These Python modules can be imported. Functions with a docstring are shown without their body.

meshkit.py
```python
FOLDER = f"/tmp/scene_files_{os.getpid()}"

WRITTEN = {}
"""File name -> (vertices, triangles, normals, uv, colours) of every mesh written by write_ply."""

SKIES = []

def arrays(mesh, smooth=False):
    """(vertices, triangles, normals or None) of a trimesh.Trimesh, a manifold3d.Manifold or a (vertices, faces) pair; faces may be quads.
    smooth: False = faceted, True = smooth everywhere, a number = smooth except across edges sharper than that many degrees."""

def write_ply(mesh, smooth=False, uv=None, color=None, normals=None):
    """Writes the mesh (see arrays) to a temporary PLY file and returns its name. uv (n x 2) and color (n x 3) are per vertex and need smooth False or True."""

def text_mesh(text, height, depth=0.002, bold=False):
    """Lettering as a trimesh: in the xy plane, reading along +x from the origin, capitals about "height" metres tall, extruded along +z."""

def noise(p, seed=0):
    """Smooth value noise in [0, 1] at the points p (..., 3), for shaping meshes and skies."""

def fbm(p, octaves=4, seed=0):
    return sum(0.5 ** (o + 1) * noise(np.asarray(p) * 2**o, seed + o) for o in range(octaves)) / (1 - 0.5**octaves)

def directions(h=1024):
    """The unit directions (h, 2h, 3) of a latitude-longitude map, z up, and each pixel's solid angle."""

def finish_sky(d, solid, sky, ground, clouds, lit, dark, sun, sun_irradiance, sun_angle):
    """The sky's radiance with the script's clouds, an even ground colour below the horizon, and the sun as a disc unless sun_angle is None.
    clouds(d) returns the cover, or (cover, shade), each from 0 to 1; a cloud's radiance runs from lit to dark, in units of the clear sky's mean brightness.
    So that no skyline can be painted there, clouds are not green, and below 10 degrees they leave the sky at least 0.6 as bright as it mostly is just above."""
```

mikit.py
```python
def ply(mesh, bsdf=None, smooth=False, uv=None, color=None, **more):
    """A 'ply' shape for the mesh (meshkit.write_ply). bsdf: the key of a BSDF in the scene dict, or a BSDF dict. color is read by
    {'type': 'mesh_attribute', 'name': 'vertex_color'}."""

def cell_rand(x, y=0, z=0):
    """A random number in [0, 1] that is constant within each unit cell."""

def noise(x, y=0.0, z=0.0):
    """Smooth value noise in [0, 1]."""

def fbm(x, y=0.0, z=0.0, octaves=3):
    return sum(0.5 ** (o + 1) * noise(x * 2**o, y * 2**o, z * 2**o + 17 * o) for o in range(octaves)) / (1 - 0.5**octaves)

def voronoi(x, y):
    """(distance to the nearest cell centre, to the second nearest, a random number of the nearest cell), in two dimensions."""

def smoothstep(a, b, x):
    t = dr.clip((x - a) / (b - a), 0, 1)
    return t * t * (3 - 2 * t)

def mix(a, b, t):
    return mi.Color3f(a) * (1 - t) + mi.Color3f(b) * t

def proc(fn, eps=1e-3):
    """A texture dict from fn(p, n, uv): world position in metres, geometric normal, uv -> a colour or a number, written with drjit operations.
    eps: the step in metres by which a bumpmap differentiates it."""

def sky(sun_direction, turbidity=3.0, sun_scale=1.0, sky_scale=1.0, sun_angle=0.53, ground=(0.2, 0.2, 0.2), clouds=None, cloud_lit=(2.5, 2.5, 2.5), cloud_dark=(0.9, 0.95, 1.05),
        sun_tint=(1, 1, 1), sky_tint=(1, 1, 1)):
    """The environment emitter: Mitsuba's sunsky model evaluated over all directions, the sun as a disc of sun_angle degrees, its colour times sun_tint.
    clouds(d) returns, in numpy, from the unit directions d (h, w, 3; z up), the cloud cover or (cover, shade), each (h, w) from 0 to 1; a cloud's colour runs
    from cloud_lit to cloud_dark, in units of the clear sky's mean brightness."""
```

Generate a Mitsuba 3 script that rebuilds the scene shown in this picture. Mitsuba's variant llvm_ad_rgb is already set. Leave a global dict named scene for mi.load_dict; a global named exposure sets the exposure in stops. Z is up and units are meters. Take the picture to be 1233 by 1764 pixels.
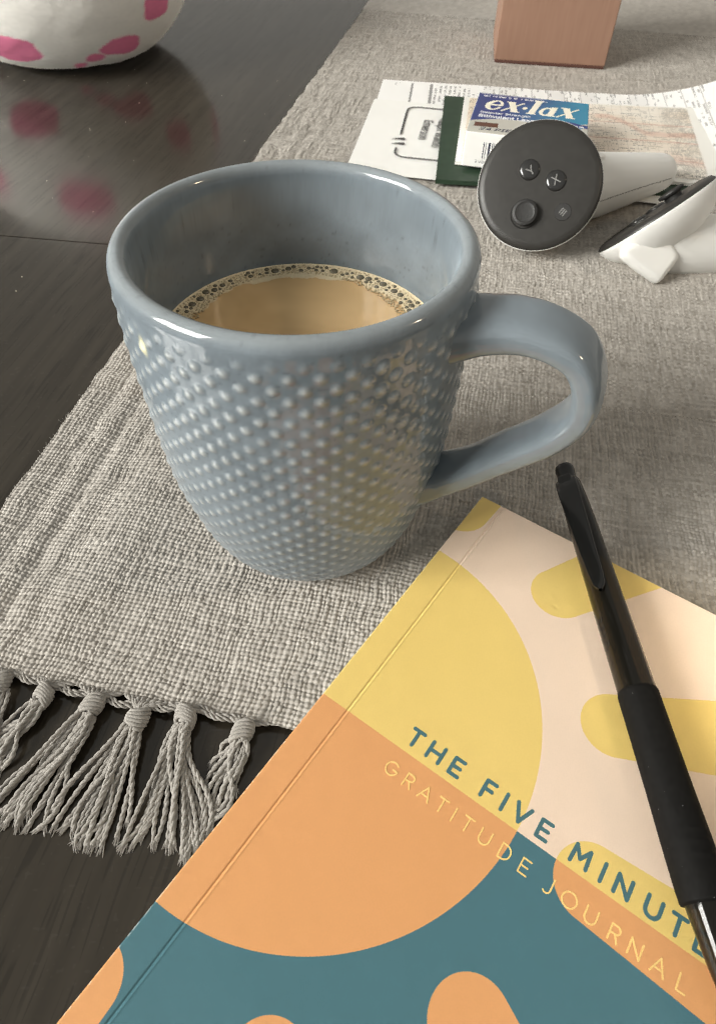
import math, random
import numpy as np, trimesh, drjit as dr, mitsuba as mi, mikit, meshkit
import manifold3d as m3
from shapely.geometry import LineString, Polygon, Point, box as sbox
from shapely import affinity, union_all
from mikit import noise, fbm, smoothstep, mix, cell_rand, voronoi
T = mi.ScalarTransform4f
scene, labels = {}, {}
rng = np.random.default_rng(7)

# ------------------------------------------------------------------ camera, light, exposure
F, PITCH, ROLL, H = 1140.02, 0.868261, 0.0321155, 0.17673
_c, _s = math.cos(PITCH), math.sin(PITCH)
FWD = np.array([0, _c, -_s]); _r = np.array([1.0, 0, 0]); _u = np.cross(_r, FWD)
RIGHT = _r * math.cos(ROLL) + _u * math.sin(ROLL); UP = -_r * math.sin(ROLL) + _u * math.cos(ROLL)
EYE = np.array([0, 0, H])
scene['camera'] = {'type': 'thinlens', 'fov': 2 * math.degrees(math.atan(616.5 / F)), 'fov_axis': 'x',
                   'aperture_radius': 0.00032, 'focus_distance': 0.185, 'near_clip': 0.01, 'far_clip': 30.0,
                   'to_world': T().look_at(origin=EYE.tolist(), target=(EYE + FWD).tolist(), up=UP.tolist())}
exposure = 0.18
AMBIENT = (0.355, 0.344, 0.314)
WINDOW_L = (31.0, 30.5, 28.6)          # the three-paned window at the front left
WARM_L = (70.0, 54.0, 36.0)       # the small warm lamp at the right
scene['room_ambience'] = {'type': 'constant', 'radiance': {'type': 'rgb', 'value': list(AMBIENT)}}

LAMP_BODY = {'type': 'diffuse', 'reflectance': {'type': 'rgb', 'value': [.1, .1, .1]}}


def quad(center, normal, w, h, up=(0, 0, 1)):
    n = np.array(normal, float); n /= np.linalg.norm(n)
    a = np.cross(up, n); a /= np.linalg.norm(a); b = np.cross(n, a); c = np.array(center, float)
    v = np.array([c - a * w / 2 - b * h / 2, c + a * w / 2 - b * h / 2, c + a * w / 2 + b * h / 2, c - a * w / 2 + b * h / 2])
    return trimesh.Trimesh(v, [[0, 1, 2], [0, 2, 3]], process=False)


WIN_DIR = np.array([-0.82, -0.33, 0.46]); WIN_DIR /= np.linalg.norm(WIN_DIR)
WIN_C = np.array([0, 0.15, 0]) + WIN_DIR * 2.5
_wa = np.cross([0, 0, 1], -WIN_DIR); _wa /= np.linalg.norm(_wa)
for k in range(3):
    key = 'window__pane' if k == 0 else f'window__pane_{k:03d}'
    scene[key] = mikit.ply(quad(WIN_C + _wa * (k - 1) * 0.47, -np.array([WIN_DIR[0], WIN_DIR[1], WIN_DIR[2] * .6]), 0.39, 1.00), LAMP_BODY,
                           emitter={'type': 'area', 'radiance': {'type': 'rgb', 'value': list(WINDOW_L)}})
labels['window'] = {'label': 'bright three paned window at the front left, out of the frame', 'category': 'window'}
_lamp = trimesh.creation.icosphere(subdivisions=3, radius=0.035); _lamp.apply_translation([0.85, 0.02, 0.62])
scene['warm_lamp'] = mikit.ply(_lamp, LAMP_BODY, emitter={'type': 'area', 'radiance': {'type': 'rgb', 'value': list(WARM_L)}})
# a narrow warm beam that falls past the lamp's shade on the right half of the journal
_b0, _b1 = np.array([0.52, -0.06, 1.00]), np.array([0.116, 0.080, 0.012])
scene['warm_lamp_beam'] = {'type': 'spot', 'to_world': T().look_at(origin=_b0.tolist(), target=_b1.tolist(), up=[0, 0, 1]),
                           'intensity': {'type': 'rgb', 'value': [2.7, 2.3, 1.65]}, 'cutoff_angle': 3.0, 'beam_width': 0.8}
labels['warm_lamp'] = {'label': 'small warm lamp bulb to the right, out of the frame', 'category': 'lamp'}


# ------------------------------------------------------------------ helpers
def mat(key, d):
    scene[key] = d
    return key


def rgb(*c):
    return {'type': 'rgb', 'value': list(c)}


def principled(key, color, rough=0.5, **kw):
    return mat(key, {'type': 'twosided', 'bsdf': {'type': 'principled', 'base_color': color if isinstance(color, dict) else rgb(*color),
                                                  'roughness': rough, **kw}})


def put(key, mesh, bsdf, smooth=30, to_world=None, **kw):
    d = mikit.ply(mesh, bsdf, smooth, **kw)
    if to_world is not None:
        d['to_world'] = T(np.asarray(to_world).tolist())
    scene[key] = d
    return key


def num(key, k):
    return key if k == 0 else f'{key}_{k:03d}'


def tag(key, label, cat=None, group=None, kind=None):
    labels[key] = {k: v for k, v in (('label', label), ('category', cat), ('group', group), ('kind', kind)) if v}


def M4(x, y, z, o):
    m = np.eye(4); m[:3, 0], m[:3, 1], m[:3, 2], m[:3, 3] = x, y, z, o
    return m


def unit(a):
    a = np.asarray(a, float)
    return a / np.linalg.norm(a)


def grid_faces(n, m, wrap_m=False):
    """n rows, m columns; vertex index row * m + column."""
    i, j = np.meshgrid(np.arange(n - 1), np.arange(m if wrap_m else m - 1), indexing='ij')
    a = i * m + j; b = i * m + (j + 1) % m
    q = np.stack([a, b, b + m, a + m], -1).reshape(-1, 4)
    return np.vstack([q[:, [0, 1, 2]], q[:, [0, 2, 3]]])


def lathe(profile, n=64, close=True):
    """Revolve (r, z) pairs about z. The outside is on the right of the direction of travel upwards."""
    p = np.asarray(profile, float); th = np.arange(n) * 2 * np.pi / n
    v = np.stack([p[:, :1] * np.cos(th), p[:, :1] * np.sin(th), np.repeat(p[:, 1:], n, 1)], -1).reshape(-1, 3)
    f = grid_faces(len(p), n, True)
    if close:
        for row, flip in ((0, True), (len(p) - 1, False)):
            if p[row, 0] > 1e-7:
                c = len(v); v = np.vstack([v, [[0, 0, p[row, 1]]]]); i = np.arange(n)
                t = np.stack([row * n + i, row * n + (i + 1) % n, np.full(n, c)], 1)
                f = np.vstack([f, t[:, ::-1] if flip else t])
    return trimesh.Trimesh(v, f, process=False)


def frames(path):
    p = np.asarray(path, float); t = np.gradient(p, axis=0); t /= np.linalg.norm(t, axis=1, keepdims=True) + 1e-12
    ref = np.array([0, 0, 1.0]) if abs(t[0, 2]) < .9 else np.array([1.0, 0, 0])
    a = np.zeros_like(p); prev = ref
    for i in range(len(p)):
        x = prev - t[i] * (prev @ t[i]); x /= np.linalg.norm(x) + 1e-12
        a[i] = x; prev = x
    return p, t, a, np.cross(t, a)


def tube(path, radius, sides=7, cap=True):
    p, t, a, b = frames(path); ang = np.arange(sides) * 2 * np.pi / sides
    r = np.broadcast_to(np.asarray(radius, float), (len(p),))[:, None, None]
    v = (p[:, None] + r * (np.cos(ang)[None, :, None] * a[:, None] + np.sin(ang)[None, :, None] * b[:, None])).reshape(-1, 3)
    f = grid_faces(len(p), sides, True)
    if cap:
        i = np.arange(sides); c = len(v); v = np.vstack([v, p[:1], p[-1:]]); o = (len(p) - 1) * sides
        f = np.vstack([f, np.stack([(i + 1) % sides, i, np.full(sides, c)], 1), np.stack([o + i, o + (i + 1) % sides, np.full(sides, c + 1)], 1)])
    return trimesh.Trimesh(v, f, process=False)


def spline(pts, n):
    from scipy.interpolate import CubicSpline
    p = np.asarray(pts, float); s = np.r_[0, np.cumsum(np.linalg.norm(np.diff(p, axis=0), axis=1))]
    return CubicSpline(s, p)(np.linspace(0, s[-1], n))


def cat(ms):
    return trimesh.util.concatenate(ms)


def rbox(lx, ly, lz, r, seg=12):
    """Rounded box centred at the origin."""
    s = m3.Manifold.sphere(r, seg)
    pts = [s.translate([x * (lx / 2 - r), y * (ly / 2 - r), z * (lz / 2 - r)]) for x in (-1, 1) for y in (-1, 1) for z in (-1, 1)]
    m = m3.Manifold.batch_hull(pts).to_mesh()
    return trimesh.Trimesh(np.array(m.vert_properties)[:, :3], np.array(m.tri_verts), process=False)


def hull(parts, refine=None):
    m = m3.Manifold.batch_hull(parts)
    if refine:
        m = m.refine_to_length(refine)
    m = m.to_mesh()
    return trimesh.Trimesh(np.array(m.vert_properties)[:, :3], np.array(m.tri_verts), process=False)


def extrude(poly, h, z=0.0):
    ms = [trimesh.creation.extrude_polygon(g, h, engine='earcut') for g in getattr(poly, 'geoms', [poly]) if g.area > 1e-12]
    m = cat(ms); m.apply_translation([0, 0, z])
    return m


def nz(p, seed=0):
    return meshkit.noise(p, seed)


def fb(p, o=4, seed=0):
    return meshkit.fbm(p, o, seed)


# ------------------------------------------------------------------ materials
def P3(u):
    return u


principled('glaze', {'type': 'mesh_attribute', 'name': 'vertex_color'}, 0.13, specular=0.55, clearcoat=0.5, clearcoat_gloss=0.95)
scene['glaze']['bsdf']['roughness'] = mikit.proc(lambda p, n, uv: 0.045 + 0.07 * fbm(p.x * 300, p.y * 300, p.z * 300, 2))


def wood_bump(p, n, uv):
    a = p.x * 0.1703 + p.y * 0.9854; b = p.x * 0.9854 - p.y * 0.1703
    g = noise(b * 1500 + 3 * noise(a * 40, b * 90), a * 70)
    pores = smoothstep(0.70, 0.86, g)
    return -0.000003 * pores


def wood_col(p, n, uv):
    a = p.x * 0.1703 + p.y * 0.9854; b = p.x * 0.9854 - p.y * 0.1703
    g = fbm(b * 260 + 2 * noise(a * 12, b * 30), a * 14, 0.0, 3)
    d = smoothstep(0.85, 0.93, noise(p.x * 900, p.y * 900, 3.0)) * 0.02
    pore = smoothstep(.70, .84, noise(b * 1500 + 3 * noise(a * 40, b * 90), a * 70))
    return mix((0.018, 0.0145, 0.0102), (0.034, 0.028, 0.0205), g) * (1 - .28 * pore) + d * 0.2


scene['dark_wood'] = {'type': 'twosided', 'bsdf': {'type': 'bumpmap', 'arbitrary': mikit.proc(wood_bump, 1e-4), 'scale': 1.0,
    'bsdf': {'type': 'principled', 'base_color': mikit.proc(wood_col), 'specular': 0.55,
             'roughness': mikit.proc(lambda p, n, uv: 0.13 + 0.03 * fbm(p.x * 14, p.y * 14, 0.0, 2))}}}


def fibre_bump(p, n, uv):
    return 0.00010 * fbm(p.x * 2600, p.y * 2600, p.z * 2600, 2)


scene['woven_yarn'] = {'type': 'twosided', 'bsdf': {'type': 'bumpmap', 'arbitrary': mikit.proc(fibre_bump, 1e-4), 'scale': 1.0,
    'bsdf': {'type': 'principled', 'base_color': {'type': 'mesh_attribute', 'name': 'vertex_color'}, 'roughness': 0.85, 'specular': 0.2, 'sheen': 0.55}}}


def yarn_col(p, n, uv):
    return mix((0.225, 0.210, 0.190), (0.34, 0.320, 0.293), fbm(p.x * 500, p.y * 500, p.z * 500, 3))


scene['fringe_yarn'] = {'type': 'twosided', 'bsdf': {'type': 'bumpmap', 'arbitrary': mikit.proc(fibre_bump, 1e-4), 'scale': 1.0,
    'bsdf': {'type': 'principled', 'base_color': mikit.proc(yarn_col), 'roughness': 0.85, 'specular': 0.25, 'sheen': 0.35}}}


def coffee_col(p, n, uv):
    return mix((0.53, 0.345, 0.160), (0.64, 0.435, 0.220), fbm(p.x * 70 + 2.2 * fbm(p.x * 50, p.y * 50, 7.0, 2), p.y * 110, 1.0, 3))


principled('milky_coffee', mikit.proc(coffee_col), 0.20, specular=0.25)
principled('coffee_foam', {'type': 'mesh_attribute', 'name': 'vertex_color'}, 0.35, specular=0.4)
principled('tiny_bubble', (0.44, 0.35, 0.21), 0.35, specular=0.2)
principled('bubble_film', (0.12, 0.10, 0.062), 0.10, specular=0.6, clearcoat=0.6, clearcoat_gloss=0.95)

# ------------------------------------------------------------------ table
E_ = np.array([0.1703, 0.9854, 0]); G_ = np.array([0.9854, -0.1703, 0]); Z_ = np.array([0, 0, 1.0])
TZ = -0.0025


def RN(u, v, z=0.0):
    return G_ * u + E_ * v + Z_ * z


# the seam runs across the table a little off the runner's cross direction
sd = unit([0.0577, -0.0056, 0]); sn = np.array([-sd[1], sd[0], 0]); sp = np.array([-0.1969, 0.3384, 0])


def board(lo, hi):
    n = 0.00006
    prof = Polygon([(lo, -0.028), (hi, -0.028), (hi, -n), (hi - n * .3, -n * .3), (hi - n, 0), (lo + n, 0), (lo + n * .3, -n * .3), (lo, -n)])
    m = trimesh.creation.extrude_polygon(prof, 1.10, engine='earcut'); m.apply_translation([0, 0, -0.55])
    # x -> sn, y -> z, extrusion -> along sd
    return m, M4(sn, Z_, np.cross(sn, Z_), sp + sd * 0.20 + Z_ * TZ)


for k, (lo, hi) in enumerate(((0.00040, 0.85), (-0.65, -0.00040))):
    m, mm = board(lo, hi)
    put(num('dining_table__leaf', k), m, 'dark_wood', 20, mm)
bt = rbox(1.08, 0.07, 0.02, 0.002, 8); bt.apply_translation([0, 0, 0]); put('dining_table__batten', bt, 'dark_wood', 20, M4(sd, sn, Z_, sp + sd * 0.20 + Z_ * (TZ - 0.0386)))
tag('dining_table', 'dark espresso stained wooden dining table with a thin seam between two leaves', 'table')

# ------------------------------------------------------------------ table runner: plain weave in real relief
U0, V0 = -0.1467, 0.0668
PU, PV = 0.00142, 0.00146
NI, NIN, NJN, NJM, NJF, NJ = 262, 190, 108, 214, 490, 780      # warp threads in all / in the fine part; weft threads to the end of the fine, middle and far part / in all
pu = PU * (1 + 0.42 * (rng.random(NI + 1) - .5)); pv = PV * (1 + 0.42 * (rng.random(NJ + 1) - .5))
cu = np.r_[0, np.cumsum(pu)]; cv = np.r_[0, np.cumsum(pv)]


def runner_low(u, v):
    """The cloth's own soft folds, in metres above its lie (u from the left hem, v from the fringe)."""
    z = 0.0011 * (fb(np.stack([u * 22, v * 15, 0 * u], -1), 3, 5) - .5)
    hem = np.exp(-((u - 0.0035) / 0.004) ** 2) * 0.0006 - np.exp(-((u - 0.0125) / 0.0020) ** 2) * 0.0007 - np.exp(-((u - 0.0235) / 0.0024) ** 2) * 0.0008
    hem += np.exp(-((u - 0.0180) / 0.003) ** 2) * 0.0005 - np.exp(-((u - 0.0335) / 0.0024) ** 2) * 0.0006
    z = z + hem * (0.55 + 0.45 * nz(np.stack([v * 20, u * 30, 0 * u], -1), 3)) * np.exp(-np.maximum(v - 0.20, 0) / 0.3)
    # a soft ridge between the mug and the corner, lying along the cloth
    d = u - (0.046 + 0.10 * (v - 0.05))
    z = z + 0.0020 * np.exp(-(d / 0.013) ** 2) * np.exp(-((v - 0.060) / 0.050) ** 2)
    return z - 0.0002


def weave(i, j, k=1.0):
    """Positions and colours of the cloth at thread coordinates (whole numbers are thread centres)."""
    I, J = np.meshgrid(i, j, indexing='ij')
    ii, jj = np.floor(I + .5), np.floor(J + .5)
    u = np.interp(I, np.arange(NI + 2), cu); v = np.interp(J, np.arange(NJ + 2), cv)
    tw = 0.58 + 0.86 * nz(np.stack([ii * 7.31, v * 150, 0 * u], -1), 11)
    tf = 0.58 + 0.86 * nz(np.stack([jj * 5.17, u * 150, 0 * u], -1), 12)
    pw = np.sqrt(np.clip(1 - (2 * (I - ii) * .96 / np.clip(tw, .72, 1.3)) ** 2, 0, 1)); pf = np.sqrt(np.clip(1 - (2 * (J - jj) * .96 / np.clip(tf, .72, 1.3)) ** 2, 0, 1))
    zw = 0.00042 * np.cos(np.pi * J) * (1 - 2 * (ii % 2)) + 0.00068 * (pw * tw - 1)
    zf = -0.00042 * np.cos(np.pi * I) * (1 - 2 * (jj % 2)) + 0.00068 * (pf * tf - 1)
    over = zw > zf
    z = np.where(over, zw, zf)
    z = np.maximum(z, -0.00115)
    du = 0.00060 * (nz(np.stack([u * 60, v * 130, 0 * u], -1), 21) - .5) * 2; dv = 0.00060 * (nz(np.stack([u * 130, v * 60, 0 * u], -1), 22) - .5) * 2
    z = z * k + runner_low(u, v)
    tone = np.where(over, nz(np.stack([ii * 3.7, v * 150, 0 * u], -1), 31), nz(np.stack([jj * 2.9, u * 150, 0 * u], -1), 32))
    tone = .5 + (tone - .5) * (1 + 1.1 * (k - 1))
    tone = .75 * tone + .25 * fb(np.stack([u * 700, v * 700, 0 * u], -1), 2, 33)
    col = np.array([0.238, 0.219, 0.194]) * (1 - tone[..., None]) + np.array([0.455, 0.427, 0.390]) * tone[..., None]
    P = G_ * (U0 + u + du)[..., None] + E_ * (V0 + v + dv)[..., None]; P[..., 2] = z
    return P, col


def cloth_piece(i, j, left_skirt=True, k=1.0):
    P, C = weave(i, j, k)
    n, m = P.shape[:2]
    if left_skirt:      # the hem rolls down to the table at the left edge
        q = P[:1].copy(); q[..., 2] = TZ; q -= G_ * 0.0003
        P = np.concatenate([q, P]); C = np.concatenate([C[:1], C]); n += 1
    return P, C


i_n = np.arange(0, NIN * 5 + 1) / 5.0; i_r = np.arange(NIN * 3, NI * 3 + 1) / 3.0; j_r = np.arange(0, NJN * 3 + 1) / 3.0; i_m = np.arange(0, NI * 3 + 1) / 3.0; j_m = np.arange(NJN * 3, NJM * 3 + 1) / 3.0; i_e = np.arange(0, NI + 1, 2) + 0.0; j_e = np.arange(NJF, NJ + 1, 2) + 0.0; j_n = np.arange(0, NJN * 5 + 1) / 5.0
i_f = np.arange(0, NI * 2 + 1) / 2.0; j_f = np.arange(NJM * 2, NJF * 2 + 1) / 2.0
verts, cols, faces, at = [], [], [], 0
for P, C in (cloth_piece(i_n, j_n), cloth_piece(i_r, j_r, False), cloth_piece(i_m, j_m, True, 1.1), cloth_piece(i_f, j_f, True, 1.15), cloth_piece(i_e, j_e, True, 0.5)):
    f = grid_faces(P.shape[0], P.shape[1])
    verts.append(P.reshape(-1, 3)); cols.append(C.reshape(-1, 3)); faces.append(f + at); at += P.shape[0] * P.shape[1]
scene['table_runner__cloth'] = mikit.ply((np.vstack(verts), np.vstack(faces)), 'woven_yarn', True, color=np.vstack(cols))
tag('table_runner', 'long grey beige handwoven table runner with knotted tassels along its near end', 'table runner')


def yarn(path, r=0.00044, off=0.00026, pitch=0.0044, seed=0, plies=2, sides=6, fray=True):
    """A twisted two-ply yarn along a path, its end opened into a few fibres."""
    rg = np.random.default_rng(seed)
    L = np.linalg.norm(np.diff(path, axis=0), axis=1).sum(); n = max(12, int(L / 0.0006))
    p, t, a, b = frames(spline(path, n)); s = np.linspace(0, L, n); ph = rg.random() * 6.28
    thick = 0.85 + 0.35 * nz(np.stack([s * 260, 0 * s + seed, 0 * s], -1), 4)
    ms = []
    for k in range(plies):
        w = ph + 2 * np.pi * (s / pitch + k / plies)
        o = off * thick
        ms.append(tube(p + (o * np.cos(w))[:, None] * a + (o * np.sin(w))[:, None] * b, r * thick, sides))
    if fray:
        for k in range(20):
            ln = 0.0008 + 0.0020 * rg.random(); d = unit(t[-1] + 0.15 * rg.normal(size=3) * [1, 1, .25])
            st = p[-2] + 0.0003 * rg.normal(size=3) * [1, 1, .5]
            q = np.array([st, st + d * ln * .5, st + d * ln + np.array([0, 0, -0.0002])]); q[:, 2] = np.maximum(q[:, 2], TZ + 0.00015)
            ms.append(tube(q, [0.00016, 0.00013, 0.00007], 4))
    return cat(ms)


# stray fibres along the hem
rf = np.random.default_rng(77); ms = []
for _ in range(420):
    v_ = rf.random() * 0.42; st = RN(U0 + 0.0004 + 0.0006 * rf.random(), V0 + v_, -0.0004 - 0.0012 * rf.random())
    d = unit(-G_ * (0.6 + rf.random()) + E_ * rf.normal() * 1.0 + Z_ * 0.5 * rf.normal()); ln = 0.0008 + 0.0022 * rf.random() ** 2
    q_ = spline(np.array([st, st + d * ln * .5 + rf.normal(size=3) * 0.0003, st + d * ln + rf.normal(size=3) * 0.0005]), 6); q_[:, 2] = np.maximum(q_[:, 2], TZ + 0.0001)
    ms.append(tube(q_, 0.00006, 4))
put('table_runner__stray_fibres', cat(ms), 'fringe_yarn', True)
labels['table_runner__stray_fibres'] = {'label': 'fine stray fibres along the left hem', 'kind': 'stuff'}

# each tassel: knot place, then the table points (world, mm) its yarns end at
TASSELS = [
    ((-99.5, 82.4), [(-94.3, 55.2), (-94.0, 60.7), (-93.9, 63.8)], 6),
    ((-86.1, 78.4), [(-100.1, 63.7), (-97.2, 60.4), (-93.8, 57.8), (-92.9, 59.6), (-93.3, 62.4)], 18),
    ((-71.9, 75.5), [(-92.6, 51.7), (-89.3, 48.5), (-86.6, 46.8), (-84.5, 46.5), (-82.2, 46.1), (-80.2, 46.7), (-77.2, 43.0)], 20),
    ((-58.6, 72.6), [(-73.6, 48.0), (-71.0, 46.2), (-68.1, 44.4), (-66.6, 40.4), (-64.5, 42.1), (-61.7, 40.8), (-60.6, 41.3), (-57.1, 45.0)], 20),
    ((-45.5, 73.4), [(-55.9, 42.1), (-52.9, 40.3), (-49.8, 44.6), (-46.5, 43.0), (-42.9, 41.4), (-39.4, 41.0), (-38.0, 40.0), (-36.3, 42.0), (-34.4, 45.6)], 22),
    ((-29.4, 69.3), [(-38.3, 59.5), (-35.6, 52.3), (-34.0, 48.4), (-32.7, 49.5), (-31.1, 52.4), (-29.6, 54.2)], 15)]
for k, (kn, ends, ny) in enumerate(TASSELS):
    key = num('table_runner__tassel', k); rg = np.random.default_rng(100 + k)
    kx = np.array([kn[0] / 1000, kn[1] / 1000, 0.0006])
    ends = np.array(ends) / 1000.0
    mean = np.array([*ends.mean(0), 0]); ax = unit((mean - kx) * [1, 1, 0]); ax2 = unit(ax * 0.45 - E_ * 0.55)
    side = np.cross(Z_, ax2); upk = np.cross(ax2, side)
    # the knot: yarn wound round and round in a barrel, over a core
    w = np.linspace(0, 2 * np.pi * 5.2, 220); q = np.linspace(-1, 1, 220)
    rad = 0.00200 * (1 + .22 * (1 - q ** 2)) * (1 + .06 * rg.normal())
    coil = kx + (q * 0.0024)[:, None] * ax2 + (rad * np.cos(w) * 1.05)[:, None] * side + (rad * np.sin(w) * .8)[:, None] * upk + (0.0010 * np.sin(w + k * 2.1 + q * .6))[:, None] * ax2
    ms = [tube(coil, 0.00058 * (1 + .2 * nz(np.stack([w * 2, w * 0 + k, 0 * w], -1), 2)), 7)]
    core = trimesh.creation.icosphere(subdivisions=3, radius=1.0); core.vertices *= [0.0019, 0.0015, 0.0027]
    core.apply_transform(M4(side, upk, ax2, kx)); ms.append(core)
    # warp ends gathered from the cloth's edge into the knot
    for e in np.linspace(-1, 1, 8):
        a0 = RN(G_ @ kx + e * 0.0062, V0 + 0.0008, -0.0004); b0 = kx - ax2 * 0.0016 + side * e * -0.0011
        ms.append(yarn(np.array([a0, (a0 + b0) / 2 + [0, 0, 0.0004], b0]), seed=k * 50 + int(e * 10) + 20, fray=False))
    put(key, cat(ms), 'fringe_yarn', True)
    order = np.linspace(0, len(ends) - 1, ny)
    for y in range(ny):
        c = order[y]; lo = int(min(c, len(ends) - 2)); end = ends[lo] + (ends[lo + 1] - ends[lo]) * (c - lo) + rg.normal(size=2) * 0.0011
        lay = TZ + 0.0007 + 0.0022 * rg.random() ** 2
        fan = (y / max(ny - 1, 1) - .5) * 2
        st = kx + ax2 * 0.0022 + side * fan * 0.0021 + upk * (rg.random() - .5) * 0.0030
        en = np.array([*end, TZ + 0.0006])
        d = en - st; perp = unit(np.cross(Z_, d))
        p1 = st + d * .33 + ax2 * 0.0030 * min(1, (np.linalg.norm(d) / 0.028) ** 2) + perp * rg.normal() * 0.0007; p1[2] = lay + 0.0008
        p2 = st + d * .68 + perp * rg.normal() * 0.0010; p2[2] = lay
        put(num(key + '__yarn', y), yarn(np.array([st, p1, p2, en]), seed=k * 40 + y), 'fringe_yarn', True)
# the twisted cord along the end, from knot to knot
kn = np.array([[t[0][0], t[0][1]] for t in TASSELS]) / 1000
ms = []
for k, (a, b) in enumerate(zip(kn[:-1], kn[1:])):
    a3, b3 = np.array([*a, 0.0002]), np.array([*b, 0.0002])
    for s in range(2):
        up = E_ * (0.0038 - 0.0012 * s)
        m = (a3 + b3) / 2
        ms.append(yarn(np.array([a3 + E_ * .001, a3 * .7 + b3 * .3 + up, m + up * .75 + [0, 0, 0.0003], a3 * .3 + b3 * .7 + up, b3 + E_ * .001]), 0.00036, 0.00034, 0.004, 900 + 2 * k + s, fray=False))
put('table_runner__end_cord', cat(ms), 'fringe_yarn', True)

# ------------------------------------------------------------------ mug
MX, MY, MH = -0.01645, 0.14807, 0.10109
prof_z = np.array([0.0004, 0.004, 0.012, 0.024, 0.04, 0.06, 0.08, 0.092, 0.0975]); prof_r = np.array([26.4, 30.7, 35.0, 38.2, 41.2, 42.6, 43.3, 43.35, 43.2]) / 1000
from scipy.interpolate import PchipInterpolator
fr = PchipInterpolator(prof_z, prof_r)
NT, NO = 820, 290
zz = np.linspace(prof_z[0], prof_z[-1], 4000); rr = fr(zz)
wcoord = np.r_[0, np.cumsum(np.hypot(np.diff(zz), np.diff(rr)) / (.5 * (rr[1:] + rr[:-1])))]
wo = np.linspace(0, wcoord[-1], NO); zo = np.interp(wo, wcoord, zz); ro = fr(zo)
lip = [(43.15, 98.3), (42.9, 99.2), (42.5, 100.0), (41.8, 100.7), (40.9, 101.05), (40.2, 101.05), (39.4, 100.7), (38.8, 100.1), (38.45, 99.2), (38.3, 98.0), (38.2, 96), (38.1, 92)]
inner = [(38.0, z) for z in np.linspace(88, 76, 6)] + [(37.8, 70), (37.3, 60), (36.3, 45), (34.8, 30), (32, 16), (27, 8.5), (18, 6), (8, 5.6), (0.05, 5.5)]
_iz = np.array([z for _, z in inner[:11]]); _ir = np.array([r for r, _ in inner[:11]]); _zi = np.linspace(88, 45, 60)
inner = [(float(r), float(z)) for r, z in zip(np.interp(_zi, _iz[::-1], _ir[::-1]), _zi)] + [q for q in inner if q[1] < 44]
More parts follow.
